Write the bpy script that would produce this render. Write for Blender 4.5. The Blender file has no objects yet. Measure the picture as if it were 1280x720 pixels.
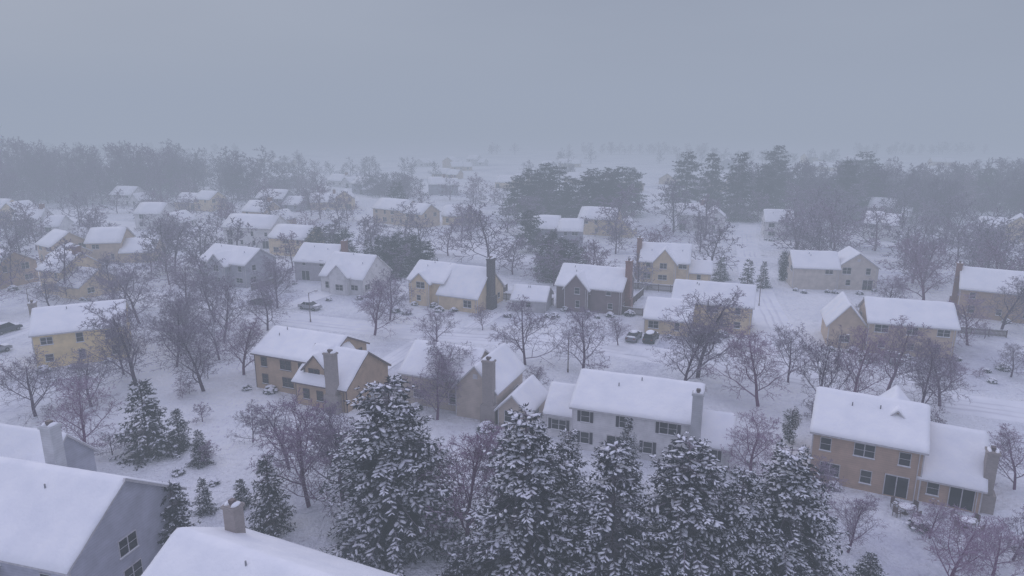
import bpy, bmesh, math, random
import numpy as np
from mathutils import Vector, Matrix, noise
random.seed(7)
scene=bpy.context.scene
COL=bpy.context.collection
try:
    scene.view_settings.view_transform='Standard'; scene.view_settings.look='None'; scene.view_settings.exposure=0
except Exception: pass

# ------------------------------------------------------------ materials
def newmat(name):
    m=bpy.data.materials.new(name); m.use_nodes=True
    nt=m.node_tree; b=nt.nodes.get('Principled BSDF')
    return m,nt,b
def N(nt,t,**kw):
    n=nt.nodes.new(t)
    for k,v in kw.items(): setattr(n,k,v)
    return n
def ramp(nt,fac,stops):
    r=N(nt,'ShaderNodeValToRGB'); e=r.color_ramp.elements
    while len(e)<len(stops): e.new(0.5)
    for i,(p,c) in enumerate(stops): e[i].position=p; e[i].color=(*c,1)
    nt.links.new(fac,r.inputs[0]); return r.outputs[0]
def noise_n(nt,scale,detail=4,coord='Object',rough=.55):
    tc=N(nt,'ShaderNodeTexCoord'); n=N(nt,'ShaderNodeTexNoise')
    n.inputs['Scale'].default_value=scale; n.inputs['Detail'].default_value=detail; n.inputs['Roughness'].default_value=rough
    nt.links.new(tc.outputs[coord],n.inputs['Vector']); return n.outputs['Fac']
def bump(nt,b,h,dist,strength=.6):
    n=N(nt,'ShaderNodeBump'); n.inputs['Distance'].default_value=dist; n.inputs['Strength'].default_value=strength
    nt.links.new(h,n.inputs['Height']); nt.links.new(n.outputs[0],b.inputs['Normal'])
def mat_snow(name,a=(.66,.68,.74),c=(.80,.81,.85),sc=.15,bd=.25):
    m,nt,b=newmat(name)
    f=noise_n(nt,sc,4); nt.links.new(ramp(nt,f,[(.3,a),(.65,c)]),b.inputs['Base Color'])
    b.inputs['Roughness'].default_value=.75
    if bd: bump(nt,b,noise_n(nt,sc*7,3),bd,.5)
    return m
M_SNOW=mat_snow('snow_roof',(.82,.83,.87),(.92,.92,.935),.5,.08)
def mat_ground():
    m,nt,b=newmat('snow_ground')
    f=noise_n(nt,.035,8,rough=.68); c1=ramp(nt,f,[(.34,(.60,.60,.69)),(.47,(.81,.82,.87)),(.60,(.91,.91,.935))])  # violet low stop paints soft shading patches into the snow colour
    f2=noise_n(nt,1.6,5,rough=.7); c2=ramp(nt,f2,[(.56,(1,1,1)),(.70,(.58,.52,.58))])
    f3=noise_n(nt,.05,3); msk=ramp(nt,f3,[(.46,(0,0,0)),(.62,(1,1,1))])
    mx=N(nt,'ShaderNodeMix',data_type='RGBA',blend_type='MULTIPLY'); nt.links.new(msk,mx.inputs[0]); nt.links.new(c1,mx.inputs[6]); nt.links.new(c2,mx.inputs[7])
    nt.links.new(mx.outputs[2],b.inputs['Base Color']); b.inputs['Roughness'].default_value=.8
    bump(nt,b,noise_n(nt,.30,6,rough=.62),2.6,.8); return m
M_GROUND=mat_ground()
def mat_road():
    m,nt,b=newmat('snow_covered_road')
    tc=N(nt,'ShaderNodeTexCoord'); sp=N(nt,'ShaderNodeSeparateXYZ'); nt.links.new(tc.outputs['UV'],sp.inputs[0])
    wn=noise_n(nt,.18,4)
    ad=N(nt,'ShaderNodeMath',operation='MULTIPLY_ADD'); nt.links.new(wn,ad.inputs[0]); ad.inputs[1].default_value=.16; nt.links.new(sp.outputs[0],ad.inputs[2])
    t=ramp(nt,ad.outputs[0],[(.0,(0,0,0)),(.27,(0,0,0)),(.33,(1,1,1)),(.40,(0,0,0)),(.47,(0,0,0)),(.53,(1,1,1)),(.58,(0,0,0)),(.70,(0,0,0)),(.75,(1,1,1)),(.80,(0,0,0))])
    base=ramp(nt,noise_n(nt,.4,6),[(.3,(.74,.75,.80)),(.7,(.88,.88,.91))])
    pm=ramp(nt,noise_n(nt,.06,3),[(.42,(0,0,0)),(.62,(.55,.55,.55))])
    tm=N(nt,'ShaderNodeMath',operation='MULTIPLY'); nt.links.new(t,tm.inputs[0]); nt.links.new(pm,tm.inputs[1])
    mx=N(nt,'ShaderNodeMix',data_type='RGBA'); nt.links.new(tm.outputs[0],mx.inputs[0]); nt.links.new(base,mx.inputs[6]); mx.inputs[7].default_value=(.46,.45,.51,1)
    nt.links.new(mx.outputs[2],b.inputs['Base Color']); b.inputs['Roughness'].default_value=.7
    bump(nt,b,noise_n(nt,2,4),.08,.5); return m
M_ROAD=mat_road()
_wc={}
def mat_wall(col,kind='siding'):
    k=(col,kind)
    if k in _wc: return _wc[k]
    m,nt,b=newmat(kind+'_wall')
    f=noise_n(nt,.8,6); lo=tuple(x*.80 for x in col); hi=tuple(min(1,x*1.1) for x in col)
    c=ramp(nt,f,[(.3,lo),(.7,hi)])
    tc=N(nt,'ShaderNodeTexCoord')
    if kind=='brick':
        sp=N(nt,'ShaderNodeSeparateXYZ'); nt.links.new(tc.outputs['Object'],sp.inputs[0])
        a=N(nt,'ShaderNodeMath',operation='ADD'); nt.links.new(sp.outputs[0],a.inputs[0]); nt.links.new(sp.outputs[1],a.inputs[1])
        cb=N(nt,'ShaderNodeCombineXYZ'); nt.links.new(a.outputs[0],cb.inputs[0]); nt.links.new(sp.outputs[2],cb.inputs[1])
        br=N(nt,'ShaderNodeTexBrick'); br.inputs['Scale'].default_value=2.4; nt.links.new(cb.outputs[0],br.inputs['Vector'])
        br.inputs['Color1'].default_value=(*lo,1); br.inputs['Color2'].default_value=(*hi,1); br.inputs['Mortar'].default_value=(.3,.28,.28,1)
        mx=N(nt,'ShaderNodeMix',data_type='RGBA'); mx.inputs[0].default_value=.6; nt.links.new(c,mx.inputs[6]); nt.links.new(br.outputs[0],mx.inputs[7]); c=mx.outputs[2]
    else:
        w=N(nt,'ShaderNodeTexWave',bands_direction='Z',wave_profile='SAW'); w.inputs['Scale'].default_value=1.4; nt.links.new(tc.outputs['Object'],w.inputs['Vector'])
        l=ramp(nt,w.outputs['Fac'],[(0,(.72,.72,.72)),(.15,(1,1,1))])
        mx=N(nt,'ShaderNodeMix',data_type='RGBA',blend_type='MULTIPLY'); mx.inputs[0].default_value=1; nt.links.new(c,mx.inputs[6]); nt.links.new(l,mx.inputs[7]); c=mx.outputs[2]
        bump(nt,b,w.outputs['Fac'],.03)
    nt.links.new(c,b.inputs['Base Color']); b.inputs['Roughness'].default_value=.75
    _wc[k]=m; return m
def mat_plain(name,col,rough=.6,metal=0,var=.15,sc=3):
    m,nt,b=newmat(name)
    f=noise_n(nt,sc,4); nt.links.new(ramp(nt,f,[(.3,tuple(x*(1-var) for x in col)),(.7,tuple(min(1,x*(1+var)) for x in col))]),b.inputs['Base Color'])
    b.inputs['Roughness'].default_value=rough; b.inputs['Metallic'].default_value=metal; return m
M_TRIM=mat_plain('white_trim',(.55,.53,.54),.5); M_TRIMD=mat_plain('brown_trim',(.14,.10,.10),.6)
M_GLASS=mat_plain('window_glass',(.015,.016,.022),.12); M_DOOR=mat_plain('door_paint',(.14,.07,.07),.5)
M_SHUT=mat_plain('shutter_paint',(.04,.036,.05),.6); M_METAL=mat_plain('galvanised_metal',(.25,.25,.27),.4,.6)
M_WOOD=mat_plain('weathered_wood',(.13,.095,.09),.8); M_TYRE=mat_plain('tyre_rubber',(.03,.03,.03),.85)
def mat_bark(name,col,snow=(.58,.53,.64),th=.25,amount=.85):
    m,nt,b=newmat(name)
    ge=N(nt,'ShaderNodeNewGeometry'); sp=N(nt,'ShaderNodeSeparateXYZ'); nt.links.new(ge.outputs['Normal'],sp.inputs[0])
    r=ramp(nt,sp.outputs[2],[(th,(0,0,0)),(min(1,th+.45),(amount,)*3)])
    oi=N(nt,'ShaderNodeObjectInfo'); c=ramp(nt,oi.outputs['Random'],[(0,tuple(x*.75 for x in col)),(.5,col),(1,(col[0]*1.5,col[1]*1.15,col[2]*1.25))])
    mx=N(nt,'ShaderNodeMix',data_type='RGBA'); nt.links.new(r,mx.inputs[0]); nt.links.new(c,mx.inputs[6]); mx.inputs[7].default_value=(*snow,1)
    nt.links.new(mx.outputs[2],b.inputs['Base Color']); b.inputs['Roughness'].default_value=.85; b.inputs['Specular IOR Level'].default_value=.1; return m
M_BARK=mat_bark('frosted_bark',(.118,.066,.122),amount=.42)
M_TRUNK=mat_bark('conifer_bark',(.07,.05,.055),amount=.5)
M_WOODS=mat_bark('woodland_bark',(.105,.058,.122),amount=.22)
def mat_needle(name,a,b_,c_):
    m,nt,b=newmat(name)
    f=noise_n(nt,1.1,2); nt.links.new(ramp(nt,f,[(.35,a),(.6,b_),(.8,c_)]),b.inputs['Base Color'])
    b.inputs['Roughness'].default_value=.85; return m
M_NEEDLE=mat_needle('frosted_needles',(.024,.027,.034),(.040,.045,.054),(.11,.11,.14))
M_TSNOW=mat_snow('snow_on_branches',(.70,.70,.77),(.87,.87,.90),.9,0)

# ------------------------------------------------------------ mesh helpers
def mk(name,V,F,mats,mi=None,smooth=False,parent=None,recalc=False):
    me=bpy.data.meshes.new(name); me.from_pydata(V if isinstance(V,list) else V.tolist(),[],F if isinstance(F,list) else F.tolist())
    for m in mats: me.materials.append(m)
    if mi is not None: me.polygons.foreach_set('material_index',np.array(mi,dtype=np.int32))
    if smooth is True: me.polygons.foreach_set('use_smooth',[True]*len(me.polygons))
    elif smooth is not False: me.polygons.foreach_set('use_smooth',smooth)
    if recalc:
        bm=bmesh.new(); bm.from_mesh(me); bmesh.ops.recalc_face_normals(bm,faces=bm.faces); bm.to_mesh(me); bm.free()
    me.update()
    return me
def ob(name,me,loc=(0,0,0),rot=0,scale=(1,1,1),parent=None):
    o=bpy.data.objects.new(name,me); COL.objects.link(o); o.location=loc; o.rotation_euler=(0,0,rot); o.scale=scale
    if parent: o.parent=parent
    return o
class MB:
    def __init__(s): s.v=[];s.f=[];s.m=[]
    def box(s,x0,x1,y0,y1,z0,z1,m=0):
        n=len(s.v); s.v+=[(x0,y0,z0),(x1,y0,z0),(x1,y1,z0),(x0,y1,z0),(x0,y0,z1),(x1,y0,z1),(x1,y1,z1),(x0,y1,z1)]
        for q in [(0,3,2,1),(4,5,6,7),(0,1,5,4),(1,2,6,5),(2,3,7,6),(3,0,4,7)]: s.f.append(tuple(n+i for i in q)); s.m.append(m)
    def add(s,V,F,m=0):
        n=len(s.v); s.v+=list(V); 
        for q in F: s.f.append(tuple(n+i for i in q)); s.m.append(m)
    def cyl(s,p0,p1,r0,r1,k=10,m=0):
        p0=Vector(p0);p1=Vector(p1);d=(p1-p0).normalized();a=d.orthogonal().normalized();b=d.cross(a)
        V=[];F=[]
        for i in range(k):
            t=2*math.pi*i/k; o=a*math.cos(t)+b*math.sin(t); V.append(tuple(p0+o*r0)); V.append(tuple(p1+o*r1))
        for i in range(k): j=(i+1)%k; F.append((2*i,2*j,2*j+1,2*i+1))
        F.append(tuple(range(0,2*k,2))[::-1]); F.append(tuple(range(1,2*k,2))); s.add(V,F,m)
    def dome(s,cx,cy,z,rx,ry,h,m=0,k=10,seed=0):
        V=[];F=[];R=4
        for j in range(R):
            ph=j/R*math.pi/2
            for i in range(k):
                t=2*math.pi*i/k; w=1+.12*noise.noise(Vector((math.cos(t)*2+seed,math.sin(t)*2,j*.7)))
                V.append((cx+rx*w*math.cos(t)*math.cos(ph),cy+ry*w*math.sin(t)*math.cos(ph),z+h*w*math.sin(ph)))
        V.append((cx,cy,z+h))
        for j in range(R-1):
            for i in range(k): F.append((j*k+i,j*k+(i+1)%k,(j+1)*k+(i+1)%k,(j+1)*k+i))
        for i in range(k): F.append(((R-1)*k+i,(R-1)*k+(i+1)%k,R*k))
        F.append(tuple(range(k))[::-1]); s.add(V,F,m)
    def mesh(s,name,mats,**k): return mk(name,s.v,s.f,mats,s.m,**k)

# ------------------------------------------------------------ houses
def roof_meshes(b,deck,snow,seed,low=False):
    x0,x1,y0,y1,ev,ax,rise=b[:7]
    if ax=='x': a0,a1,c0,c1=x0,x1,y0,y1; P=lambda a,c,z:(a,c,z)
    else: a0,a1,c0,c1=y0,y1,x0,x1; P=lambda a,c,z:(c,a,z)
    oh=.4; hc=(c1-c0)/2; cm=(c0+c1)/2; T=1+oh/hc
    A0=a0-oh*.8;A1=a1+oh*.8
    pl=lambda t:ev+rise*(1-abs(t))
    V=[];F=[]
    for a in (A0,A1):
        for t in (-T,0,T):
            V.append(P(a,cm+t*hc,pl(t))); V.append(P(a,cm+t*hc,pl(t)-.24))
    F=[(0,2,8,6),(2,4,10,8),(1,7,9,3),(3,9,11,5),(0,6,7,1),(4,5,11,10),(0,1,3,2),(2,3,5,4),(6,8,9,7),(8,10,11,9)]
    deck.add(V,F,0)
    nu=4 if low else max(6,int((A1-A0)/.4)); nv=8 if low else 24
    V=[];F=[]
    A0-=.02;A1+=.02;T2=T+.03/hc
    for i in range(nu+1):
        u=i/nu; a=A0+(A1-A0)*u
        for j in range(nv+1):
            t=-T2+2*T2*j/nv
            ed=min((a-A0),(A1-a),(T2-abs(t))*hc)
            e=min(1,ed/.3); e=e*(2-e)
            nz=noise.noise(Vector((a*.4+seed*3.1,t*2,seed)))*.07+noise.noise(Vector((a*1.3+seed,t*6,seed)))*.035
            th=.045+.10*e+nz*(.3+.7*e)
            tt=math.sqrt(t*t+.0006)
            V.append(P(a+(0 if 0<i<nu else noise.noise(Vector((t*6,seed,a)))*.05),cm+t*hc,ev+rise*(1-tt)+max(.02,th)))
    n=len(V); W=nv+1
    for i in range(nu):
        for j in range(nv): F.append((i*W+j,(i+1)*W+j,(i+1)*W+j+1,i*W+j+1))
    bd=[i*W for i in range(nu+1)]+[nu*W+j for j in range(1,W)]+[i*W+nv for i in range(nu-1,-1,-1)]+[j for j in range(nv-1,0,-1)]
    base=len(V)
    for k in bd:
        i,j=divmod(k,W); t=-T2+2*T2*j/nv; p=V[k]; V.append((p[0],p[1],pl(t)-.03))
    for q in range(len(bd)):
        r=(q+1)%len(bd); F.append((bd[q],base+q,base+r,bd[r]))
    snow.add(V,F,0)
def wall_block(b,w,m):
    x0,x1,y0,y1,ev,ax,rise=b[:7]
    if ax=='x': a0,a1,c0,c1=x0,x1,y0,y1; P=lambda a,c,z:(a,c,z)
    else: a0,a1,c0,c1=y0,y1,x0,x1; P=lambda a,c,z:(c,a,z)
    cm=(c0+c1)/2; z1=ev-.12; zr=ev+rise-.12
    V=[]
    for a in (a0,a1): V+=[P(a,c0,-.3),P(a,c1,-.3),P(a,c1,z1),P(a,cm,zr),P(a,c0,z1)]
    w.add(V,[(0,1,2,3,4),(9,8,7,6,5),(0,4,9,5),(1,6,7,2),(2,7,8,3),(3,8,9,4),(0,5,6,1)],m)
def wrect(mb,b,face,a0,a1,z0,z1,pr,m):
    x0,x1,y0,y1=b[:4]
    if face=='f': mb.box(a0,a1,y0-pr,y0+.02,z0,z1,m)
    elif face=='b': mb.box(a0,a1,y1-.02,y1+pr,z0,z1,m)
    elif face=='l': mb.box(x0-pr,x0+.02,a0,a1,z0,z1,m)
    else: mb.box(x1-.02,x1+pr,a0,a1,z0,z1,m)
def window(mb,b,face,ac,zc,w=1.0,h=1.35,dbl=False,shut=False):
    W=w*(1.9 if dbl else 1)
    a0,a1=ac-W/2,ac+W/2; z0,z1=zc-h/2,zc+h/2
    for q in [(a0-.06,a0,z0-.06,z1+.06),(a1,a1+.06,z0-.06,z1+.06)]: wrect(mb,b,face,*q,.06,0)
    wrect(mb,b,face,a0,a1,z1,z1+.07,.06,0); wrect(mb,b,face,a0-.12,a1+.12,z0-.14,z0-.06,.12,0); wrect(mb,b,face,a0,a1,z0-.06,z0,.06,0)
    wrect(mb,b,face,a0-.10,a1+.10,z0-.06,z0-.02,.11,3)
    wrect(mb,b,face,a0,a1,z0,z1,.02,1)
    wrect(mb,b,face,a0,a1,zc-.02,zc+.02,.04,0)
    if dbl: wrect(mb,b,face,ac-.04,ac+.04,z0,z1,.05,0)
    if shut:
        wrect(mb,b,face,a0-.42,a0-.08,z0-.05,z1+.05,.05,2); wrect(mb,b,face,a1+.08,a1+.42,z0-.05,z1+.05,.05,2)
def slider(G,b,face,ac):
    wrect(G,b,face,ac-.95,ac+.95,.15,2.2,.03,1)
    wrect(G,b,face,ac-1.03,ac-.95,.1,2.3,.08,0);wrect(G,b,face,ac+.95,ac+1.03,.1,2.3,.08,0);wrect(G,b,face,ac-.95,ac+.95,2.2,2.3,.08,0);wrect(G,b,face,ac-.04,ac+.04,.15,2.2,.06,0)
HOUSES=[]
def house(name,ox,oy,rot,blocks,wall,chim=(),kind='siding',trim=None,low=False,seed=None,shut=False,low_wall=None,manual={}):
    seed=seed if seed is not None else len(HOUSES)+1
    rn=random.Random(seed)
    e=bpy.data.objects.new(name,None); COL.objects.link(e); e.location=(ox,oy,0); e.rotation_euler=(0,0,math.radians(rot)); e.empty_display_size=.5
    W=MB();D=MB();S=MB();G=MB()
    for bi,b in enumerate(blocks):
        wall_block(b,W,0 if len(b)<8 else b[7]); roof_meshes(b,D,S,seed+bi*.37,low)
        x0,x1,y0,y1,ev=b[:5]
        rows=[1.55,4.1] if ev>4.4 else [1.6]
        for face in 'frlb':
            if low and face=='b': continue
            if face=='f' and bi in manual:
                for q in manual[bi]:
                    if q[0]=='s': slider(G,b,face,q[1])
                    else: window(G,b,face,q[1],q[2],.9,1.25,dbl=q[0]=='d',shut=shut)
                continue
            a0,a1=(x0,x1) if face in 'fb' else (y0,y1)
            n=max(1,int((a1-a0)/3.3))
            for zi,z in enumerate(rows):
                for k in range(n):
                    ac=a0+(k+.5)*(a1-a0)/n+rn.uniform(-.4,.4)
                    r=rn.random()
                    if face in 'lr' and r<.45: continue
                    if r<.16: continue
                    if zi==0 and face in 'fb' and r>.86 and n>1: slider(G,b,face,ac)
                    else: window(G,b,face,ac,z,rn.choice([.85,.95,.75]),rn.choice([1.3,1.15,1.0]) ,dbl=r>.66,shut=shut and face=='f')
            if (face in 'fb')==(b[5]=='y') and b[6]>2.4 and not low and rn.random()<.5:
                wrect(G,b,face,(a0+a1)/2-.3,(a0+a1)/2+.3,ev+b[6]*.35,ev+b[6]*.35+.6,.03,0)
        if not low:
            for cx in (x0,x1):
                G.box(cx-.06,cx+.06,y0-.03,y0+.07,-.2,ev-.25,0); 
            G.cyl((x1-.35,y0-.12,.1),(x1-.35,y0-.12,ev-.2),.045,.045,6,0)
    wm=mat_wall(wall,kind); wm2=mat_wall(low_wall,'brick') if low_wall else wm
    tr=trim or M_TRIM
    ob('walls',W.mesh('walls',[wm,wm2],recalc=True),parent=e)
    ob('roof_deck_and_gutters',D.mesh('roof_deck',[tr],recalc=True),parent=e)
    ob('roof_snow',S.mesh('roof_snow',[M_SNOW],smooth=True,recalc=True),parent=e)
    ob('windows_and_doors',G.mesh('windows',[tr,M_GLASS,M_SHUT,M_SNOW]),parent=e)
    if chim:
        C=MB()
        for (cx,cy,w,d,h,mi) in chim:
            C.box(cx-w/2,cx+w/2,cy-d/2,cy+d/2,-.2,h,mi)
            C.box(cx-w/2-.09,cx+w/2+.09,cy-d/2-.09,cy+d/2+.09,h-.25,h-.05,mi)
            C.box(cx-w*.2,cx+w*.2,cy-d*.2,cy+d*.2,h,h+.35,3)
            C.box(cx-w/2-.3,cx+w/2+.3,cy-d/2-.1,cy+d/2+.1,-.2,min(2.6,h*.3),mi)
            C.dome(cx-w*.3,cy,h,w*.22,d*.45,.2,4); C.dome(cx+w*.32,cy,h,w*.22,d*.45,.22,4)
        ob('chimney',C.mesh('chimney',[mat_wall((.28,.13,.11),'brick'),mat_wall((.34,.29,.27),'brick'),mat_wall((.55,.55,.57),'siding'),M_TRIMD,M_SNOW,mat_wall((.06,.045,.055),'brick')]),parent=e)
    if not low:
        X=MB()
        for b in blocks[:1]:
            x0,x1,y0,y1,ev,ax,rise=b[:7]
            for q in range(2):
                tx=rn.uniform(.15,.85); ty=rn.uniform(.25,.45)
                if ax=='x':
                    px=x0+(x1-x0)*tx; py=y0+(y1-y0)*ty; z=ev+rise*(2*ty)
                    X.cyl((px,py,z-.1),(px,py,z+.5),.06,.06,8,0)
        if X.v: ob('roof_vents',X.mesh('roof_vents',[M_METAL]),parent=e)
    bx=sum((b[0]+b[1])/2 for b in blocks)/len(blocks); by=sum((b[2]+b[3])/2 for b in blocks)/len(blocks)
    r=math.radians(rot); HOUSES.append((ox+bx*math.cos(r)-by*math.sin(r),oy+bx*math.sin(r)+by*math.cos(r),max(b[1] for b in blocks)/2+2))
    return e
TAN=(.50,.35,.26); CREAM=(.72,.57,.38); WHITE=(.76,.74,.74); YEL=(.80,.62,.33); GREY=(.36,.35,.41); BEIGE=(.57,.44,.33)
R1=house('tan_house',29.8,62.1,-27.5,[(0,9.5,0,9.5,5.5,'x',2.6),(9.5,14.4,.35,8.4,2.9,'x',3.6),(5.0,9.2,3.0,9.8,5.5,'y',2.3)],TAN,[(14.8,1.4,.9,1.2,6.0,1)],seed=14,
  manual={0:[('w',1.2,4.1),('d',4.6,4.2),('w',8.0,4.1),('d',1.8,1.5),('w',5.0,1.5),('s',7.6)],1:[('w',10.6,1.6),('s',12.9)]})
house('tan_house',-34.4,86.3,-23,[(0,11.6,0,9,5.2,'x',2.2),(8.6,16.3,-2.2,7,3.4,'x',3.2),(9.5,13,-1.4,5,4.9,'y',1.8)],(.50,.36,.25),[(14.6,-2.6,1.4,.9,7.8,1)],seed=4,trim=M_TRIMD,low_wall=(.36,.28,.24),
  manual={0:[('w',1.6,3.9),('d',5.2,3.9),('w',7.8,3.9),('w',1.6,1.5),('d',5.4,1.5)],1:[('w',10.2,1.6),('w',12.3,1.6)]})
house('beige_house',-14.2,80.7,-22,[(0,9.4,.6,9,4.4,'x',2.7),(8.2,13.4,-.5,8.4,4.2,'y',2.7),(14.2,17.8,-1.5,5,2.6,'y',1.8)],(.56,.47,.40),[(12.8,-1.0,1.3,.9,8.0,1)],seed=5)
house('white_house',6.6,68.7,-20,[(0,13.0,0,9.2,5.2,'x',2.4),(13.0,16.4,.5,7.4,2.8,'x',2.1),(-3.6,0,2.0,8,3.2,'x',2.2)],WHITE,[(13.0,-.5,1.0,.9,8.6,2)],seed=10,shut=True,
  manual={0:[('w',1.4,4.0),('w',5.6,4.0),('d',10.2,4.0),('w',1.4,1.5),('s',4.8),('w',8.2,1.5),('w',11.2,1.5)]})
house('yellow_house',-67.6,93.6,26,[(-1.2,10.4,0,10.5,5.4,'x',2.5)],YEL,[(-1.7,7,.9,1.4,8.4,1)],seed=3)
house('white_house',-45.6,44.6,-15,[(0,16,0,10.6,5.7,'x',3.7),(3.5,9.5,-2.2,5,5.0,'y',3.0),(-8,1.5,10.6,16,4.6,'x',2.8)],(.50,.50,.57),[(4.6,9.6,1.1,1.0,10.3,2)],seed=21)
house('grey_house',-24.2,35.9,-24,[(0,15,0,10,5.5,'x',3.0)],GREY,[(1.4,8.2,1.0,.9,8.9,1)],seed=22)
house('cream_house',-20.3,130.5,-26,[(0,8,0,9,5.0,'x',2.8),(7.5,16,-1.2,9.5,3.2,'x',4.6),(1.2,5.2,-.9,4,4.8,'y',1.8)],CREAM,[(16.6,3.2,1.0,1.7,9.8,5)],seed=6)
house('brown_house',8.5,126.4,-24,[(0,12.7,0,9,4.9,'x',3.1),(2,6.5,-1,4,4.7,'y',2.6)],(.22,.16,.17),[(13.1,3.2,1.0,1.5,9.8,0)],seed=7)
house('detached_garage',0,124.2,-15,[(0,6.4,0,6,2.6,'x',1.9)],(.5,.48,.5),seed=9)
house('cream_house',24.6,113.8,-20,[(3,16,1,8.6,5.1,'x',2.7),(-1,6.5,-3.6,4.5,2.9,'x',2.4)],CREAM,seed=12)
house('tan_house',28.5,148.5,-16,[(0,10.5,0,8.4,5.0,'x',3.3),(2.8,7.8,-1.2,4,4.9,'y',3.0),(10.5,15.2,1,7,2.8,'x',2.0)],CREAM,[(-.6,3,1.0,1.4,9.4,0)],seed=13)
house('beige_house',50,103,-18,[(0,5.4,.2,9,4.0,'y',3.2),(5.4,17.2,-.8,8.4,5.2,'x',2.6)],BEIGE,seed=14)
house('white_house',60,142,-11,[(0,9,0,8.5,4.9,'x',2.7),(9,17,1.2,9.5,5.1,'y',2.9)],(.62,.55,.49),seed=15)
house('tan_house',82,121,-30,[(0,12.5,0,9,5.5,'x',3.0),(12.5,18,1,8,3,'x',2.4)],TAN,[(-.5,4,.9,1.3,9.2,0)],seed=16)
house('white_house',77,206,-12,[(0,8,0,8,5.5,'x',3.0),(8,13,1,8,3,'x',2.4)],WHITE,seed=17)
house('grey_house',-69,148,-26,[(0,13.5,0,9,5.3,'x',2.7),(-5,0,2,8,2.8,'x',2.1),(4,9,-1.5,4,5.0,'y',2.3)],(.46,.45,.50),seed=18)
house('white_house',-82,192,-15,[(0,15.5,0,9,6.0,'x',3.0)],WHITE,seed=19,low=True)
house('cream_house',-65,180,-20,[(0,11.5,0,9,5.0,'x',2.8)],CREAM,seed=20,low=True)
house('grey_house',-49,150.5,-16,[(0,9.6,0,9.4,4.6,'x',3.1)],(.45,.42,.46),[(10.6,4,.9,1.5,8.8,0)],seed=23)
house('white_house',-39.5,141,-24,[(0,10.6,-1.5,8.5,3.8,'x',3.9),(3,7.5,-2.6,3,4.2,'y',2.2)],WHITE,seed=24)
far=[(-156,212,13.5,WHITE),(-120,170,12,BEIGE),(-107,169,16,BEIGE),(-98,138,13,CREAM),(-120,146,12,TAN),(-169,288,15,WHITE),(-137,277,20,CREAM),(-131,366,14,GREY),(-103,275,20,GREY),(-81,274,17,CREAM),(-49,240,24,BEIGE),(-24,234,12,CREAM),(-40,330,14,GREY),(6,193,14,GREY),(21,214,17,CREAM),(54,222,15,WHITE),(107,206,9,WHITE),(142,206,13,CREAM),(-102,378,20,WHITE),(-9,366,18,CREAM),(-125,225,17,WHITE),(-92,232,16,BEIGE),(-185,236,16,CREAM)]
for i,(x,y,L,c) in enumerate(far):
    a=L*random.uniform(.5,.7)
    ev=random.choice([5.0,5.4,3.4])
    house('suburban_house',x,y,random.choice([-22,-8,-35,8,-15]),[(0,a,0,9,ev,'x',3.0),(a,L,-1,8,random.choice([2.9,5.0]),random.choice('xy'),2.7)],c,[(a*.9,4.5,1,1.4,ev+4.2,0)] if i%3==0 else (),low=True,seed=40+i)
rr=random.Random(5)
for k in range(52):
    x=rr.uniform(-330,460); y=rr.uniform(240,600)
    if abs(x)>y*.78 or any((x-h[0])**2+(y-h[1])**2<30**2 for h in HOUSES): continue
    if x<-90 and y<430 and y>270 and x>-280: continue
    L=rr.uniform(13,19)
    house('suburban_house',x,y,rr.choice([-22,-40,-10,15,68]),[(0,L*.6,0,9,rr.choice([5.2,3.2]),'x',3),(L*.6,L,-.8,8,3,'x',2.6)],rr.choice([WHITE,CREAM,BEIGE,GREY,TAN]),low=True,seed=80+k)

# ------------------------------------------------------------ ground and roads
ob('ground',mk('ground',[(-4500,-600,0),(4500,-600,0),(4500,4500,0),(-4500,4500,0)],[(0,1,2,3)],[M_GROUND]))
def catmull(P,n=10):
    P=[Vector((*p,0)) for p in P]; P=[P[0]*2-P[1]]+P+[P[-1]*2-P[-2]]; out=[]
    for i in range(1,len(P)-2):
        for k in range(n):
            t=k/n; a,b,c,d=P[i-1:i+3]
            out.append(.5*((2*b)+(c-a)*t+(2*a-5*b+4*c-d)*t*t+(3*b-a-3*c+d)*t**3))
    out.append(P[-2]); return out
ROADS=[([(-230,215),(-150,180),(-100,148),(-60,127),(-20,112),(12,104),(35,92),(60,79.5),(100,66),(200,45)],7.5),
 ([(41,90),(45.5,112),(52,140),(62,175),(80,230),(120,320)],6.2),
 ([(-110,60),(-92,92),(-84,115),(-76,135)],6.5),
 ([(-240,285),(-150,243),(-70,208),(0,178),(62,173),(150,135),(260,90)],7)]
paths=[catmull(p) for p,w in ROADS]
def near_road(x,y,skip=None,m=0):
    for i,P in enumerate(paths):
        if i==skip: continue
        for p in P[::2]:
            if (p.x-x)**2+(p.y-y)**2<(ROADS[i][1]/2+1.5+m)**2+ (9 if m==0 else 0): return True
    return False
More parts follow.
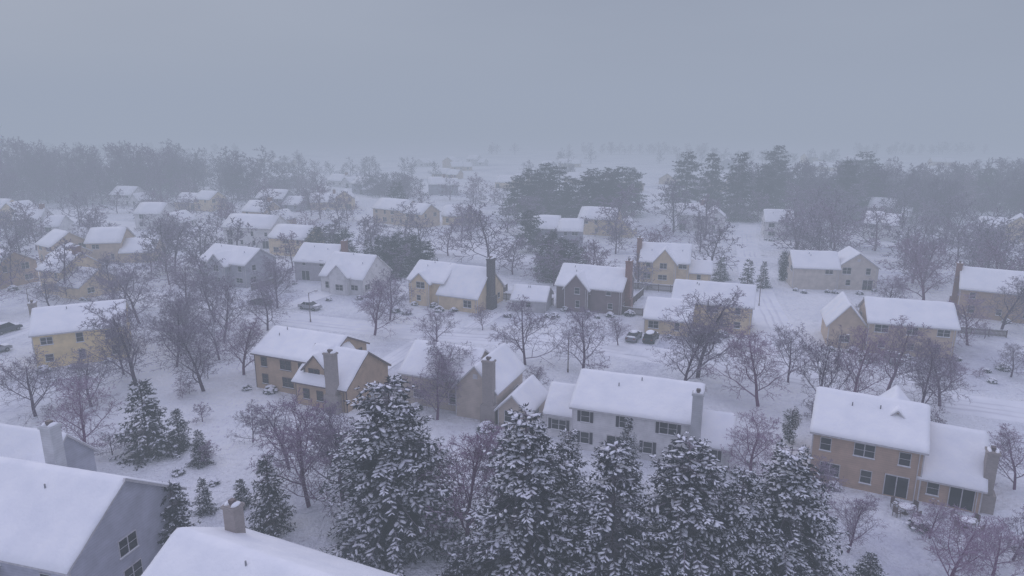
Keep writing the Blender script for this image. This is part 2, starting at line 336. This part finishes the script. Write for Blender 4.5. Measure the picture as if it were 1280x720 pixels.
for i,(P,(_,w)) in enumerate(zip(paths,ROADS)):
    V=[];F=[];UV=[];z=.012+i*.006;d=0;B=MB()
    tan=[(P[min(k+1,len(P)-1)]-P[max(k-1,0)]).normalized() for k in range(len(P))]
    for k,p in enumerate(P):
        n=Vector((-tan[k].y,tan[k].x,0))
        if k: d+=(P[k]-P[k-1]).length
        V+=[tuple(p-n*w/2+Vector((0,0,z))),tuple(p+n*w/2+Vector((0,0,z)))]; UV+=[(0,d/8),(1,d/8)]
    F=[(2*k,2*k+2,2*k+3,2*k+1) for k in range(len(P)-1)]
    me=mk('road',V,F,[M_ROAD]); ul=me.uv_layers.new(name='UVMap')
    for l in me.loops: ul.data[l.index].uv=UV[l.vertex_index]
    ob('road',me)
    for sgn in (-1,1):
        for k in range(len(P)-1):
            n0=Vector((-tan[k].y,tan[k].x,0))*sgn; n1=Vector((-tan[k+1].y,tan[k+1].x,0))*sgn
            a=P[k]+n0*w/2;b=P[k+1]+n1*w/2
            if near_road(a.x,a.y,i) or near_road(b.x,b.y,i): continue
            q=max(1,int((b-a).length/1.5))
            for s in range(q):
                u0=s/q;u1=(s+1)/q; A=a.lerp(b,u0);C=a.lerp(b,u1);hA=.12+.12*noise.noise(A*.3);hC=.12+.12*noise.noise(C*.3)
                nA=n0.lerp(n1,u0);nC=n0.lerp(n1,u1)
                pts=[]
                for (Q,nn,hh) in ((A,nA,hA),(C,nC,hC)): pts+=[tuple(Q-nn*.15),tuple(Q+nn*.15+Vector((0,0,hh))),tuple(Q+nn*.6+Vector((0,0,hh*.9))),tuple(Q+nn*1.3+Vector((0,0,-.02)))]
                B.add(pts,[(0,1,5,4),(1,2,6,5),(2,3,7,6)])
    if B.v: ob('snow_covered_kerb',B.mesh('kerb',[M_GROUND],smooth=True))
def driveway(x0,y0,x1,y1,w,z):
    a=Vector((x0,y0,z));b=Vector((x1,y1,z));n=(b-a).normalized();n=Vector((-n.y,n.x,0))*w/2
    me=mk('driveway',[tuple(a-n),tuple(b-n),tuple(b+n),tuple(a+n)],[(0,1,2,3)],[M_ROAD]); ul=me.uv_layers.new(name='UVMap')
    for l,uv in zip(me.loops,[(0,0),(0,3),(1,3),(1,0)]): ul.data[l.index].uv=uv
    ob('driveway',me)
driveway(-3,123,-8,110.5,3.4,.045);driveway(23,109,19,99,4,.048);driveway(-38,139,-44,126,4,.05);driveway(58,99,54,84,4,.052);driveway(-56,144,-60,132,3.4,.054);driveway(-20,92,-14,108,3.4,.056)

# ------------------------------------------------------------ trees
def perp(D):
    R=np.where(np.abs(D[:,2:3])<.9,np.array([[0,0,1.]]),np.array([[1.,0,0]]))
    A=np.cross(D,R); A/=np.linalg.norm(A,axis=1,keepdims=True)+1e-9; return A,np.cross(D,A)
def tubes(S,k=3):
    S=np.array(S,dtype=float); p0=S[:,0:3];p1=S[:,3:6];r0=S[:,6:7];r1=S[:,7:8]
    D=p1-p0; D/=np.linalg.norm(D,axis=1,keepdims=True)+1e-9; A,B=perp(D)
    V=np.zeros((len(S),2*k,3))
    for i in range(k):
        t=2*math.pi*i/k+.5; o=A*math.cos(t)+B*math.sin(t); V[:,i]=p0+o*r0; V[:,k+i]=p1+o*r1
    base=(np.arange(len(S))*2*k)[:,None]
    F=np.concatenate([base+np.array([[i,(i+1)%k,k+(i+1)%k,k+i]]) for i in range(k)],axis=0)
    return V.reshape(-1,3),F
def bare_segs(seed,H=10.,kids=(10,7,6,5),tw=.012,spread=1.0,low=False,c0=.14):
    rn=random.Random(seed); S=[]
    def rv(): return Vector((rn.gauss(0,1),rn.gauss(0,1),rn.gauss(0,1)))
    def grow(p,d,L,r,lev):
        ns=[6,4,3,2,1][lev] if not low else [5,3,2,1,1][lev]
        q=p.copy(); pts=[(q.copy(),d.copy(),r)]
        for s in range(ns):
            wob=[.06,.16,.2,.22,.2][lev]
            d=(d+rv()*wob+Vector((0,0,[.05,.10,.05,.0,-.02][lev]))).normalized()
            q2=q+d*L/ns; r2=max(tw*.8,r*(1-(s+1)/ns*.75)) if lev<4 else tw*.5
            S.append((*q,*q2,pts[-1][2],r2)); q=q2; pts.append((q.copy(),d.copy(),r2))
        if lev>=len(kids): return
        n=kids[lev]
        for i in range(n):
            f=(c0+(.98-c0)*(i+rn.random()*.6)/n) if lev==0 else (.12+.88*(i+rn.random())/n)
            x=f*ns; j=min(ns-1,int(x)); pp=pts[j][0].lerp(pts[j+1][0],x-j); dd=pts[j][1]
            rr_=pts[j][2]*(1-(x-j))+pts[j+1][2]*(x-j)
            az=i*2.4+rn.uniform(-.5,.5); a=dd.orthogonal().normalized(); b=dd.cross(a); side=a*math.cos(az)+b*math.sin(az)
            ang=math.radians(rn.uniform(38,62))*(1 if lev else spread*(1.15-.45*f))
            nd=(dd*math.cos(ang)+side*math.sin(ang)).normalized()
            if lev==0: nl=H*.46*(1.08-.55*f)*rn.uniform(.8,1.15)
            else: nl=L*[0,.50,.52,.58][lev]*(1.15-.55*f)*rn.uniform(.7,1.25)
            grow(pp,nd,nl,max(tw,rr_*[.55,.55,.5,.5][lev]),lev+1)
    grow(Vector((0,0,-.2)),Vector((rn.gauss(0,.03),rn.gauss(0,.03),1)).normalized(),H*.80,H*.017,0)
    return S
def norm_tree(V,H):
    V[:,2]*=H/V[:,2].max(); w=np.percentile(np.hypot(V[:,0],V[:,1]),97)
    return V,w
BARE=[]
for s in range(7):
    V,F=tubes(bare_segs(100+s,10,kids=(12,8,6,5),tw=.015,spread=[.9,1.1,.85,1.2,.8,1.,.7][s])); V,w=norm_tree(V,10)
    BARE.append((mk('bare_tree',V,F,[M_BARK]),w))
LOW=[]
for s in range(5):
    V,F=tubes(bare_segs(200+s,10,kids=(10,6,5,3),tw=.038,low=True,c0=.10,spread=1.05)); V,w=norm_tree(V,10); LOW.append((V,F,w))
LOWM=[(mk('bare_tree',V,F,[M_BARK]),w) for V,F,w in LOW]
def bare(x,y,h,w,near=True,seed=0,name='bare_tree'):
    me,mw=(BARE if near else LOWM)[seed%(7 if near else 5)]
    sc=h/10; sx=min(1.6*sc,max(.9*sc,w/(1.8*mw)))
    ob(name,me,(x,y,0),seed*1.7,(sx,sx,sc))
bt=[(-46,67,9,9),(-41,85,10.5,10),(-38,91,9,8),(-51,87,12,11),(-58,77,9,8),(-52,101,10,10),(-29,70,5,4),(-19,57,12,10),(-4,50,11,8),(-7,79,9,9),(-23,109,10,12),(-12,103,7,7),(-5,112,5,4),(2,95,10.5,11),(10,91,10,11),(17,104,5,4),(26,90,13.5,13.5),(31,80,10.5,10),(37,76,12,7),(50,85,11,10),(49,76,10,9),(24,62,8,8),(28,50,5,7),(80,128,13,12),(33,45,7,8),(-45,126,10,9),(-107,142,12,10),(-87,124,8,11),(70,90,5,6),(61,89,4,4),(3,85,4,6),(-82,158,13,13),(90,190,16,20),(20,158,8,10),(-22,118,10,10),(-66,116,11,12),(-6,163,16,18),(31,203,17,19),(52,218,17,23),(-77,218,12,13),(-17,178,10,11),(107,150,13,16),(58,203,14,14),(89,203,17,19),
 (-16,58,9,8),(-12,54,6,6),(16,53,6,6),(36,52,4,5),(44,66,6,5),(-84,96,9,9),(23,86,10,9),(-9,76,8,7),(46,48,6,7),(38,47,5,6),(-49,94,10,9),(-55,91,9,8),(42,79,11,9),(54,80,9,8),(-17,62,9,7),(-1,53,9,7),(38,88,9,7),(-95,120,11,11),(-102,106,10,10),(73,104,9,9),(90,105,10,10),(28,56,5,5),(-54,108,9,9),
 (-53,80,8,8),(-47,106,11,10),(-60,122,11,11),(-73,124,11,11),(-78,129,10,10),(-90,134,12,12),(-63,136,10,10),(-42,112,9,9),(-53,117,10,10),(-93,104,9,9),(-44,97,8,8),(84,112,10,10),(95,118,11,12),(70,122,8,8),(98,134,12,12),(88,142,12,13),(45,62,5,6),(41,49,5,7),(49,60,6,7),(-23,64,8,7)]
for i,(x,y,h,w) in enumerate(bt): bare(x,y,h,w,near=y<130,seed=i*5+1)
rs=random.Random(3); cnt=0
for k in range(2500):
    y=rs.uniform(138,350); x=rs.uniform(-.82,.82)*y
    if cnt>=225: break
    if any((x-h[0])**2+(y-h[1])**2<(h[2]+2.5)**2 for h in HOUSES) or near_road(x,y,m=1): continue
    if any(abs(x-h[0])<9 and 0<h[1]-y<20 for h in HOUSES) and rs.random()<.7: continue
    if abs(x/y)<.28 and rs.random()<.5: continue
    if .30<x/y<.42 and y<200: continue
    h=rs.uniform(8,13)*(1.2 if x/y>.4 else .95)
    bare(x,y,h,h*rs.uniform(.9,1.2),near=False,seed=k); cnt+=1
rs=random.Random(31); cnt=0
for k in range(600):
    y=rs.uniform(56,150); x=rs.uniform(-.8,.8)*y
    if cnt>=30: break
    if any((x-h[0])**2+(y-h[1])**2<(h[2]+1.5)**2 for h in HOUSES) or near_road(x,y,m=.5): continue
    h=rs.uniform(1.2,2.8); bare(x,y,h,h*1.6,near=False,seed=k,name='bare_shrub'); cnt+=1
# conifers
bm=bmesh.new(); bmesh.ops.create_icosphere(bm,subdivisions=1,radius=1); BV=np.array([v.co[:] for v in bm.verts]); BF=np.array([[v.index for v in f.verts] for f in bm.faces]); bm.free()
def spruce(seed,H,R,lev,step,fl,needles=7,snowp=.8,power=.85,round_=False,k0=.05,ndens=2.2,lump=0):
    rn=random.Random(seed); nr=np.random.RandomState(seed)
    segs=[(0,0,-.2,0,0,H*.97,H*.013+.05,.03)]; fing=[]
    for l in range(lev):
        z=H*(k0+(.97-k0)*((l+rn.random()*.5)/lev)); u=z/H
        Rz=(R*((1-u)**power)+.10*R*.3) if not round_ else R*math.sqrt(max(.02,1-(2*u-.95)**2))
        n=int(5+Rz*ndens)
        for i in range(n):
            az=rn.uniform(0,2*math.pi); L=Rz*rn.uniform(.72,1.12)*(1+lump*noise.noise(Vector((math.cos(az)*1.6+seed,math.sin(az)*1.6,u*6))))
            if rn.random()<.07: L*=1.15
            zz=z+rn.uniform(-.4,.4)*H/lev
            sl=-.28+.62*u+rn.uniform(-.08,.08)
            if round_: sl=.9
            h=Vector((math.cos(az),math.sin(az),0)); pp=Vector((0,0,zz)); ns=max(2,int(L/step)); r0=.03+L*.012
            for s in range(ns):
                f=(s+1)/ns; dz=sl-.35*math.sin(f*math.pi)+.12*f
                p2=pp+(h+Vector((0,0,dz))).normalized()*L/ns
                segs.append((*pp,*p2,r0*(1-.8*s/ns),r0*(1-.8*f)))
                if f>.3:
                    side=Vector((-h.y,h.x,0)); ln=fl*(.6+.8*(1-f)**.7)*rn.uniform(.7,1.25)
                    for sg in ((-1,1) if s<ns-1 else (-1,0,1)):
                        d=(h*rn.uniform(.5,1)+side*sg*rn.uniform(.6,1.1)+Vector((0,0,rn.uniform(-.65,-.1)+.35*u))).normalized()
                        fing.append((*p2,*d,ln))
                pp=p2
    Fg=np.array(fing); P=Fg[:,:3];D=Fg[:,3:6];Ln=Fg[:,6:7]; n=len(Fg)
    V0,F0=tubes(segs,3)
    NV=[]
    for j in range(needles):
        t=nr.uniform(.0,.9,(n,1)); rnd=nr.normal(0,.55,(n,3)); rnd[:,2]-=.2
        d=D+rnd; d/=np.linalg.norm(d,axis=1,keepdims=True)
        b=P+D*Ln*t; A,_=perp(d); w=Ln*.16; l=Ln*nr.uniform(.35,.75,(n,1))
        NV.append(np.stack([b-A*w,b+A*w,b+d*l],axis=1))
    NV=np.concatenate(NV).reshape(-1,3); NF=np.arange(len(NV)).reshape(-1,3)
    pn=np.array([noise.noise(Vector(p)*.9) for p in P])
    sel=nr.uniform(size=n)<snowp*(1+pn*1.3); Ps=P[sel];Ds=D[sel];Ls=Ln[sel];m=len(Ps)
    A=np.cross(Ds,np.array([[0,0,1.]])); A/=np.linalg.norm(A,axis=1,keepdims=True)+1e-9; U=np.cross(A,Ds)
    c=Ps+Ds*Ls*.5+np.array([[0,0,1.]])*Ls*.05
    a=Ls*nr.uniform(.32,.66,(m,1)); w=Ls*nr.uniform(.12,.27,(m,1)); hh=Ls*nr.uniform(.08,.15,(m,1))
    jit=nr.uniform(.7,1.35,(m,len(BV),1))
    SV=c[:,None]+jit*(BV[None,:,0:1]*(a*1)[:,None]*Ds[:,None]+BV[None,:,1:2]*w[:,None]*A[:,None]+BV[None,:,2:3]*hh[:,None]*U[:,None])
    SF=(np.arange(m)*len(BV))[:,None,None]+BF[None]
    V=np.concatenate([V0,NV,SV.reshape(-1,3)]); 
    F=F0.tolist()+(NF+len(V0)).tolist()+(SF.reshape(-1,3)+len(V0)+len(NV)).tolist()
    mi=[0]*len(F0)+[1]*len(NF)+[2]*(m*len(BF)); sm=[False]*(len(F0)+len(NF))+[True]*(m*len(BF))
    return mk('spruce',V,F,[M_TRUNK,M_NEEDLE,M_TSNOW],mi,smooth=sm)
BIG=[spruce(1,15,5.6,25,.42,.62,power=.62,ndens=2.4,lump=.5,snowp=.68),spruce(2,15,5.2,26,.42,.60,power=.72,ndens=2.4,lump=.5,snowp=.68),spruce(3,15,5.0,24,.42,.6,power=.66,ndens=2.4,lump=.55,snowp=.64)]
MID=[spruce(4,8,2.9,17,.42,.5,needles=8,snowp=.36,lump=.35),spruce(5,8,2.5,16,.42,.48,needles=8,snowp=.28,lump=.35)]
PINE=[spruce(6,20,6.2,15,.9,1.15,needles=10,snowp=.05,power=.5,k0=.20,ndens=1.6,lump=.5),spruce(7,20,5.2,17,.9,1.1,needles=10,snowp=.06,power=.65,k0=.12,ndens=1.6,lump=.5),spruce(9,20,6.0,14,.9,1.15,needles=10,snowp=.04,power=.42,k0=.25,ndens=1.6,lump=.6)]
ARB=[spruce(8,4,1.1,12,.3,.3,needles=7,snowp=.5,round_=True,ndens=5)]
def con(kind,name,x,y,h,w,s=0):
    L={'B':BIG,'M':MID,'P':PINE,'A':ARB}[kind]; me=L[s%len(L)]
    H,R={'B':(15,[5.6,5.2,5.0][s%3]),'M':(8,[2.9,2.5][s%2]),'P':(20,[6.2,5.2,6.][s%3]),'A':(4,1.1)}[kind]
    sx=w/2/R*1.0; ob(name,me,(x,y,0),s*1.3+x,(sx,sx,h/H))
con('B','spruce_tree',-10,51.5,15.2,13.4,0)
con('B','spruce_tree',1.0,45.8,15,12,1);con('B','spruce_tree',7.3,43.8,13.4,9.5,2);con('B','spruce_tree',12.8,45.0,13.0,11.5,0);con('B','spruce_tree',20.3,45.2,12.4,11,1)
con('B','spruce_tree',11.0,59.5,8.0,3.4,2);con('B','spruce_tree',4.4,48.8,12.0,6.5,1);con('B','spruce_tree',16.5,44,11.2,7.5,2);con('B','spruce_tree',8.4,52,7.6,4,0)
for i,(x,y,h,w) in enumerate([(-39,67,9,7.4),(-36.4,68.5,5,3.6),(-32.5,65,4,3),(-27.5,49.5,7.2,4.8),(-21,53,7.4,5),(-23.2,51,2.6,2.8),(-28.2,56,3.6,2.4),(-4,44.5,4,3.5),(27,45,3.4,3.6),(-27,160,10,9),(-23,159,9,7),(-48,178,9,10),(-33,154,9,6),(11,152,10,8),(7,154,8,6),(50,141,7,5),(47,150,5.5,5),(61,150,7,3),(-30.5,163,8,6),(16,151,8,6),(54,143,6,4),(-25.2,57,3,2.4),(-26,154,9,8),(-31,157,9.5,8),(13.5,149,9,8),(8,149,8,7)]):
    con('M','spruce_tree',x,y,h,w,i)
con('A','arborvitae_shrub',31,70,4,2.3);con('A','arborvitae_shrub',61,150,6.5,3)
for i,(x,y,h,w) in enumerate([(5,184,12,10),(81,246,25,15),(68,268,24,16),(7,246,19,16),(17,246,20,17),(26,236,18,14),(41,256,19,16),(193,280,17,16),(150,294,23,18),(107,280,26,18),(12,250,21,14),(33,240,18,13),(100,262,22,15),(76,262,24,15),(2,240,17,13),(46,262,18,14),(122,250,22,16),(-44,262,13,10),(92,250,20,13),(21,240,16,14),(-24,160.5,9,9),(-20,156,8,7),(13,154,9,8),(138,262,20,16),(36,250,19,16),(-50,172,9,8),(-44,175,8,8),(-28,155,9.5,9),(9,158,10,9),(29,246,19,15),(10,242,18,14)]):
    con('P','pine_tree',x,y,h,w,i)
# distant woods : patches of joined trees
def patch(n,sx_,sy_,hr,seed):
    r=random.Random(seed); VS=[];FS=[];o=0
    for i in range(n):
        x=r.uniform(-sx_,sx_);y=r.uniform(-sy_,sy_); V,F,w=LOW[i%5]; h=r.uniform(*hr)/10; a=r.uniform(0,6.28); c_,s_=math.cos(a),math.sin(a); sx=h*r.uniform(.9,1.3)
        Q=np.stack([(V[:,0]*c_-V[:,1]*s_)*sx+x,(V[:,0]*s_+V[:,1]*c_)*sx+y,V[:,2]*h],axis=1); VS.append(Q);FS.append(F+o);o+=len(V)
    return mk('distant_woods',np.concatenate(VS),np.concatenate(FS),[M_WOODS])
PA=[patch(24,32,22,(17,28),1),patch(24,32,22,(14,26),2)]
for i,(x,y,s) in enumerate([(-290,272,1),(-238,290,1),(-188,312,1.0),(-140,330,1.0),(-262,335,1.1),(-198,360,1.1),
  (115,268,.8),(165,255,.85),(215,240,.85),(155,298,.85),(215,285,.8),(275,265,.85),(-60,330,.45),(185,210,.6)]):
    ob('distant_woods',PA[i%2],(x,y,0),i*1.57*2+(.3 if i%3 else -.2),(s,s,s*.95))
TL=patch(26,110,7,(8,14),7)
for k,(y,xs) in enumerate([(440,(-80,330)),(580,(-300,140)),(740,(-430,60,440))]):
    for j,x in enumerate(xs): ob('distant_tree_line',TL,(x+k*17,y+j*7-10,0),(.12*(j-1))+(3.14 if j%2 else 0),(1.1,1,1))

# shrubs
def shrub_mesh(seed):
    rn=random.Random(seed); mbx=MB()
    for i in range(380):
        d=Vector((rn.gauss(0,1),rn.gauss(0,1),abs(rn.gauss(0,.9)))).normalized(); p=Vector((d.x*.75,d.y*.75,d.z*.8))*rn.uniform(.6,1.08)
        a=Vector((rn.gauss(0,1),rn.gauss(0,1),rn.gauss(0,1))).normalized()*.06; b=(d+Vector((rn.gauss(0,.6),rn.gauss(0,.6),rn.gauss(0,.6)))).normalized()*.2
        mbx.add([tuple(p-a),tuple(p+a),tuple(p+b)],[(0,1,2)],0)
    for i in range(46):
        a=rn.uniform(0,6.28); q=rn.uniform(0,.8); mbx.dome(q*math.cos(a),q*math.sin(a),.82-q*q*.95,rn.uniform(.12,.3),rn.uniform(.12,.26),rn.uniform(.07,.15),1,8,i)
    mbx.cyl((0,0,-.1),(0,0,.6),.06,.04,6,0)
    return mbx.mesh('snowy_shrub',[M_NEEDLE,M_TSNOW])
SH=[shrub_mesh(i) for i in range(3)]
rs=random.Random(9)
sp=[(28,62),(27,59.5),(47,51.5),(48.5,52.5),(50,55),(31.5,60.2),(5,67.5),(23,63),(25,65),(19,63.2),(-35.5,85.5),(-32,84.5),(-26,82),(-15,80),(-12,79),(-3,73),(3,73.5),(-67,92),(-64,93.5),(-60,96),(50,101.5),(53,100.5),(60,98),(64,96),(67,97),(26,108),(31,109.5),(35,108.5),(-19,128.5),(-15,127),(-11,124),(10,124.5),(14,122),(18,120.5),(60,140),(66,138.5),(72,137),(82,119.5),(88,116.5),(-68,146.5),(-62,144),(68,92),(71,93),(73,90),(66,88),(72,86),(40,58),(-31,57.5),(-29.5,61),(-34,63),(-24,48),(-22,49),(-19,47.5),(36,53.5),(43,50.5)]
for h in HOUSES[7:40]:
    for q in range(3): sp.append((h[0]+rs.uniform(-9,9),h[1]-rs.uniform(5.5,9)))
for i,(x,y) in enumerate(sp):
    s=rs.uniform(.6,1.25); ob('snowy_shrub',SH[i%3],(x,y,0),i*1.1,(s*1.05,s,s))

# ------------------------------------------------------------ cars
def car(x,y,rot,col,suv=False):
    e=bpy.data.objects.new('parked_car',None); COL.objects.link(e); e.location=(x,y,.03); e.rotation_euler=(0,0,math.radians(rot))
    p=mat_plain('car_paint',col,.3,.2)
    B=MB(); L=4.6; 
    prof=[(-2.3,.35),(-2.3,.75),(-2.15,.95),(-1.2 if not suv else -2.1,1.02),(1.0,1.02),(2.05,.85),(2.28,.65),(2.3,.35)]
    k=len(prof); V=[(a,-.88,z) for a,z in prof]+[(a,.88,z) for a,z in prof]
    B.add(V,[tuple(range(k)),tuple(range(2*k-1,k-1,-1))]+[(i,(i+1)%k+0,(i+1)%k+k,i+k) for i in range(k)],0)
    me=B.mesh('car_body',[p],recalc=True); o=ob('car_body',me,parent=e); bv=o.modifiers.new('b','BEVEL'); bv.width=.09; bv.segments=2
    G=MB(); rb=-2.1 if suv else -1.55; rt=-1.95 if suv else -1.0; h=1.68 if suv else 1.45
    V=[(rb,-.8,1.0),(1.15,-.8,1.0),(1.15,.8,1.0),(rb,.8,1.0),(rt,-.64,h),(.35,-.64,h),(.35,.64,h),(rt,.64,h)]
    G.add(V,[(0,3,2,1),(4,5,6,7),(0,1,5,4),(1,2,6,5),(2,3,7,6),(3,0,4,7)],0)
    for yy in (-.79,.79):
        s=1 if yy>0 else -1; G.box(-.42,-.34,min(yy,yy-.12*s),max(yy,yy-.12*s),1.0,h-.15,1)
    ob('car_windows',G.mesh('car_windows',[M_GLASS,p]),parent=e)
    Wm=MB()
    for a in (-1.42,1.42):
        for s in (-1,1): Wm.cyl((a,s*.70,.33),(a,s*.92,.33),.33,.33,14,0); Wm.cyl((a,s*.90,.33),(a,s*.935,.33),.19,.19,10,1)
    ob('car_wheels',Wm.mesh('car_wheels',[M_TYRE,M_METAL]),parent=e)
    S=MB(); S.dome((rt+.35)/2,0,h-.01,(.35-rt)/2+.12,.68,.17,0,14); S.dome(1.62,0,.93,.6,.8,.16,0,12); 
    if not suv: S.dome(-1.85,0,.98,.4,.78,.14,0,12)
    ob('car_snow',S.mesh('car_snow',[M_SNOW],smooth=True),parent=e)
    Lm=MB(); 
    for s in (-.62,.62): Lm.box(2.22,2.32,s-.16,s+.16,.62,.76,0); Lm.box(-2.33,-2.24,s-.14,s+.14,.72,.88,1)
    ob('car_lights',Lm.mesh('car_lights',[M_TRIM,mat_plain('tail_lamp',(.2,.02,.02),.3)]),parent=e)
car(22.7,106.3,65,(.03,.03,.04),True);car(20.0,106.9,65,(.22,.22,.25));car(-49,129,155,(.04,.04,.05));car(-38.5,125.5,-24,(.35,.35,.38))
car(-86,111,70,(.05,.05,.07),True);car(-80,100,65,(.3,.3,.33));car(57,96.5,75,(.3,.31,.34))

# ------------------------------------------------------------ street furniture
def lamp(x,y,h,name='street_lamp',arm=(1.2,.5)):
    B=MB(); B.cyl((0,0,-.1),(0,0,h),.09,.06,8,0); B.cyl((0,0,h-.1),(arm[0],arm[1],h+.25),.04,.04,6,0); B.box(arm[0]-.25,arm[0]+.25,arm[1]-.12,arm[1]+.12,h+.16,h+.3,0); B.dome(arm[0],arm[1],h+.3,.24,.13,.1,1,8); B.cyl((0,0,0),(0,0,.5),.14,.12,8,0)
    ob(name,B.mesh(name,[M_TRIMD,M_SNOW]),(x,y,0))
lamp(-36,117,5.4);lamp(8,92,5.2);lamp(47,93,4.8);lamp(48,128,5.4);lamp(-88,120,5.4)
def fence(x0,y0,x1,y1,h=1.5,name='wooden_fence'):
    a=Vector((x0,y0,0));b=Vector((x1,y1,0));L=(b-a).length;B=MB();n=int(L/2.4)
    for i in range(n+1): B.box(i*L/n-.06,i*L/n+.06,-.06,.06,-.1,h+.1,0); B.dome(i*L/n,0,h+.1,.09,.09,.09,1,6)
    q=int(L/.18)
    for i in range(q): B.box(i*L/q+.02,i*L/q+.15,.065,.09,.08,h,0)
    B.box(0,L,.025,.06,h-.3,h-.2,0);B.box(0,L,.025,.06,.3,.4,0);B.box(0,L,.03,.13,h,h+.06,1)
    ob(name,B.mesh(name,[M_WOOD,M_SNOW]),(x0,y0,0),math.atan2(y1-y0,x1-x0))
fence(-3.5,133,8,128);fence(-3.5,133,-1,140);fence(20.5,122,27,136);fence(20.5,122,24,120.5);fence(-52,146,-55,140)
fence(24,142,40,136);fence(70,112,82,108,1.2)
def table(x,y):
    B=MB(); B.cyl((0,0,.7),(0,0,.76),.65,.65,16,0); B.cyl((0,0,0),(0,0,.7),.05,.05,8,0); B.cyl((0,0,0),(0,0,.05),.3,.25,10,0); B.dome(0,0,.76,.62,.62,.2,1,14)
    ob('patio_table',B.mesh('patio_table',[M_TRIMD,M_SNOW]),(x,y,0))
def chair(x,y,r):
    B=MB(); B.box(-.25,.25,-.25,.25,.42,.47,0); B.box(-.25,.25,.22,.27,.47,1.0,0)
    for a in (-.22,.22):
        for b in (-.22,.22): B.box(a-.025,a+.025,b-.025,b+.025,0,.42,0)
        B.box(a-.03,a+.03,-.25,.22,.62,.66,0)
    B.dome(0,-.02,.47,.24,.22,.18,1,8); ob('patio_chair',B.mesh('patio_chair',[M_TRIMD,M_SNOW]),(x,y,0),r)
for (x,y) in ((36.0,55.8),(40.2,53.6)):
    table(x,y)
    for k in range(4): chair(x+1.1*math.cos(k*1.57+.4),y+1.1*math.sin(k*1.57+.4),k*1.57+.4-math.pi/2)

# ------------------------------------------------------------ fog, world, sun, camera
FOG=(.330,.378,.480); SIG=.0030
m=bpy.data.materials.new('emissive_fog'); m.use_nodes=True; nt=m.node_tree; nt.nodes.clear()
out=N(nt,'ShaderNodeOutputMaterial'); ab=N(nt,'ShaderNodeVolumeAbsorption'); ab.inputs['Color'].default_value=(0,0,0,1); ab.inputs['Density'].default_value=SIG
em=N(nt,'ShaderNodeEmission'); em.inputs['Color'].default_value=(*FOG,1); em.inputs['Strength'].default_value=SIG  # fog glows by emission, standing in for daylight scattered in the haze
ad=N(nt,'ShaderNodeAddShader'); nt.links.new(ab.outputs[0],ad.inputs[0]); nt.links.new(em.outputs[0],ad.inputs[1]); nt.links.new(ad.outputs[0],out.inputs['Volume'])
B=MB(); B.box(-4900,4900,-900,4900,-2,90); ob('fog_bank',B.mesh('fog_bank',[m],recalc=True))
w=bpy.data.worlds.new('World'); scene.world=w; w.use_nodes=True; nt=w.node_tree; bg=nt.nodes['Background']
sk=N(nt,'ShaderNodeTexSky',sky_type='NISHITA'); sk.sun_disc=False; sk.sun_elevation=math.radians(28); sk.sun_rotation=math.radians(-40)
hs=N(nt,'ShaderNodeHueSaturation'); hs.inputs['Saturation'].default_value=.5; nt.links.new(sk.outputs[0],hs.inputs['Color'])
tc=N(nt,'ShaderNodeTexCoord'); sp_=N(nt,'ShaderNodeSeparateXYZ'); nt.links.new(tc.outputs['Generated'],sp_.inputs[0])
g=ramp(nt,sp_.outputs[2],[(0,(2.7,3.05,3.95)),(.18,(2.7,3.0,3.95)),(.45,(7.0,7.15,10.2)),(1,(10.0,10.1,14.4))])
mp=N(nt,'ShaderNodeMapping'); mp.inputs['Scale'].default_value=(1,1,4); nt.links.new(tc.outputs['Generated'],mp.inputs[0])
cn=N(nt,'ShaderNodeTexNoise'); cn.inputs['Scale'].default_value=1.8; cn.inputs['Detail'].default_value=5; nt.links.new(mp.outputs[0],cn.inputs['Vector'])
cr=ramp(nt,cn.outputs['Fac'],[(.3,(.74,.75,.80)),(.7,(1.15,1.14,1.10))])
mu=N(nt,'ShaderNodeMix',data_type='RGBA',blend_type='MULTIPLY'); mu.inputs[0].default_value=1; nt.links.new(g,mu.inputs[6]); nt.links.new(cr,mu.inputs[7])
mx=N(nt,'ShaderNodeMix',data_type='RGBA'); mx.inputs[0].default_value=.88; nt.links.new(hs.outputs[0],mx.inputs[6]); nt.links.new(mu.outputs[2],mx.inputs[7])
nt.links.new(mx.outputs[2],bg.inputs['Color']); bg.inputs['Strength'].default_value=.1
sl=bpy.data.lights.new('overcast_sun','SUN'); sl.energy=.65; sl.angle=math.radians(25); sl.color=(1,.97,.95)
so=bpy.data.objects.new('overcast_sun',sl); COL.objects.link(so)
az=math.radians(-40); d=Vector((math.sin(az)*math.cos(math.radians(28)),math.cos(az)*math.cos(math.radians(28)),math.sin(math.radians(28))))
so.rotation_euler=d.to_track_quat('Z','Y').to_euler(); so.location=(0,0,300)
cd=bpy.data.cameras.new('camera'); cd.sensor_width=36; cd.lens=853/1280*36; cd.clip_start=.5; cd.clip_end=15000
co=bpy.data.objects.new('camera',cd); COL.objects.link(co); co.location=(0,0,35); co.rotation_euler=(math.radians(90-13.8),0,0); scene.camera=co
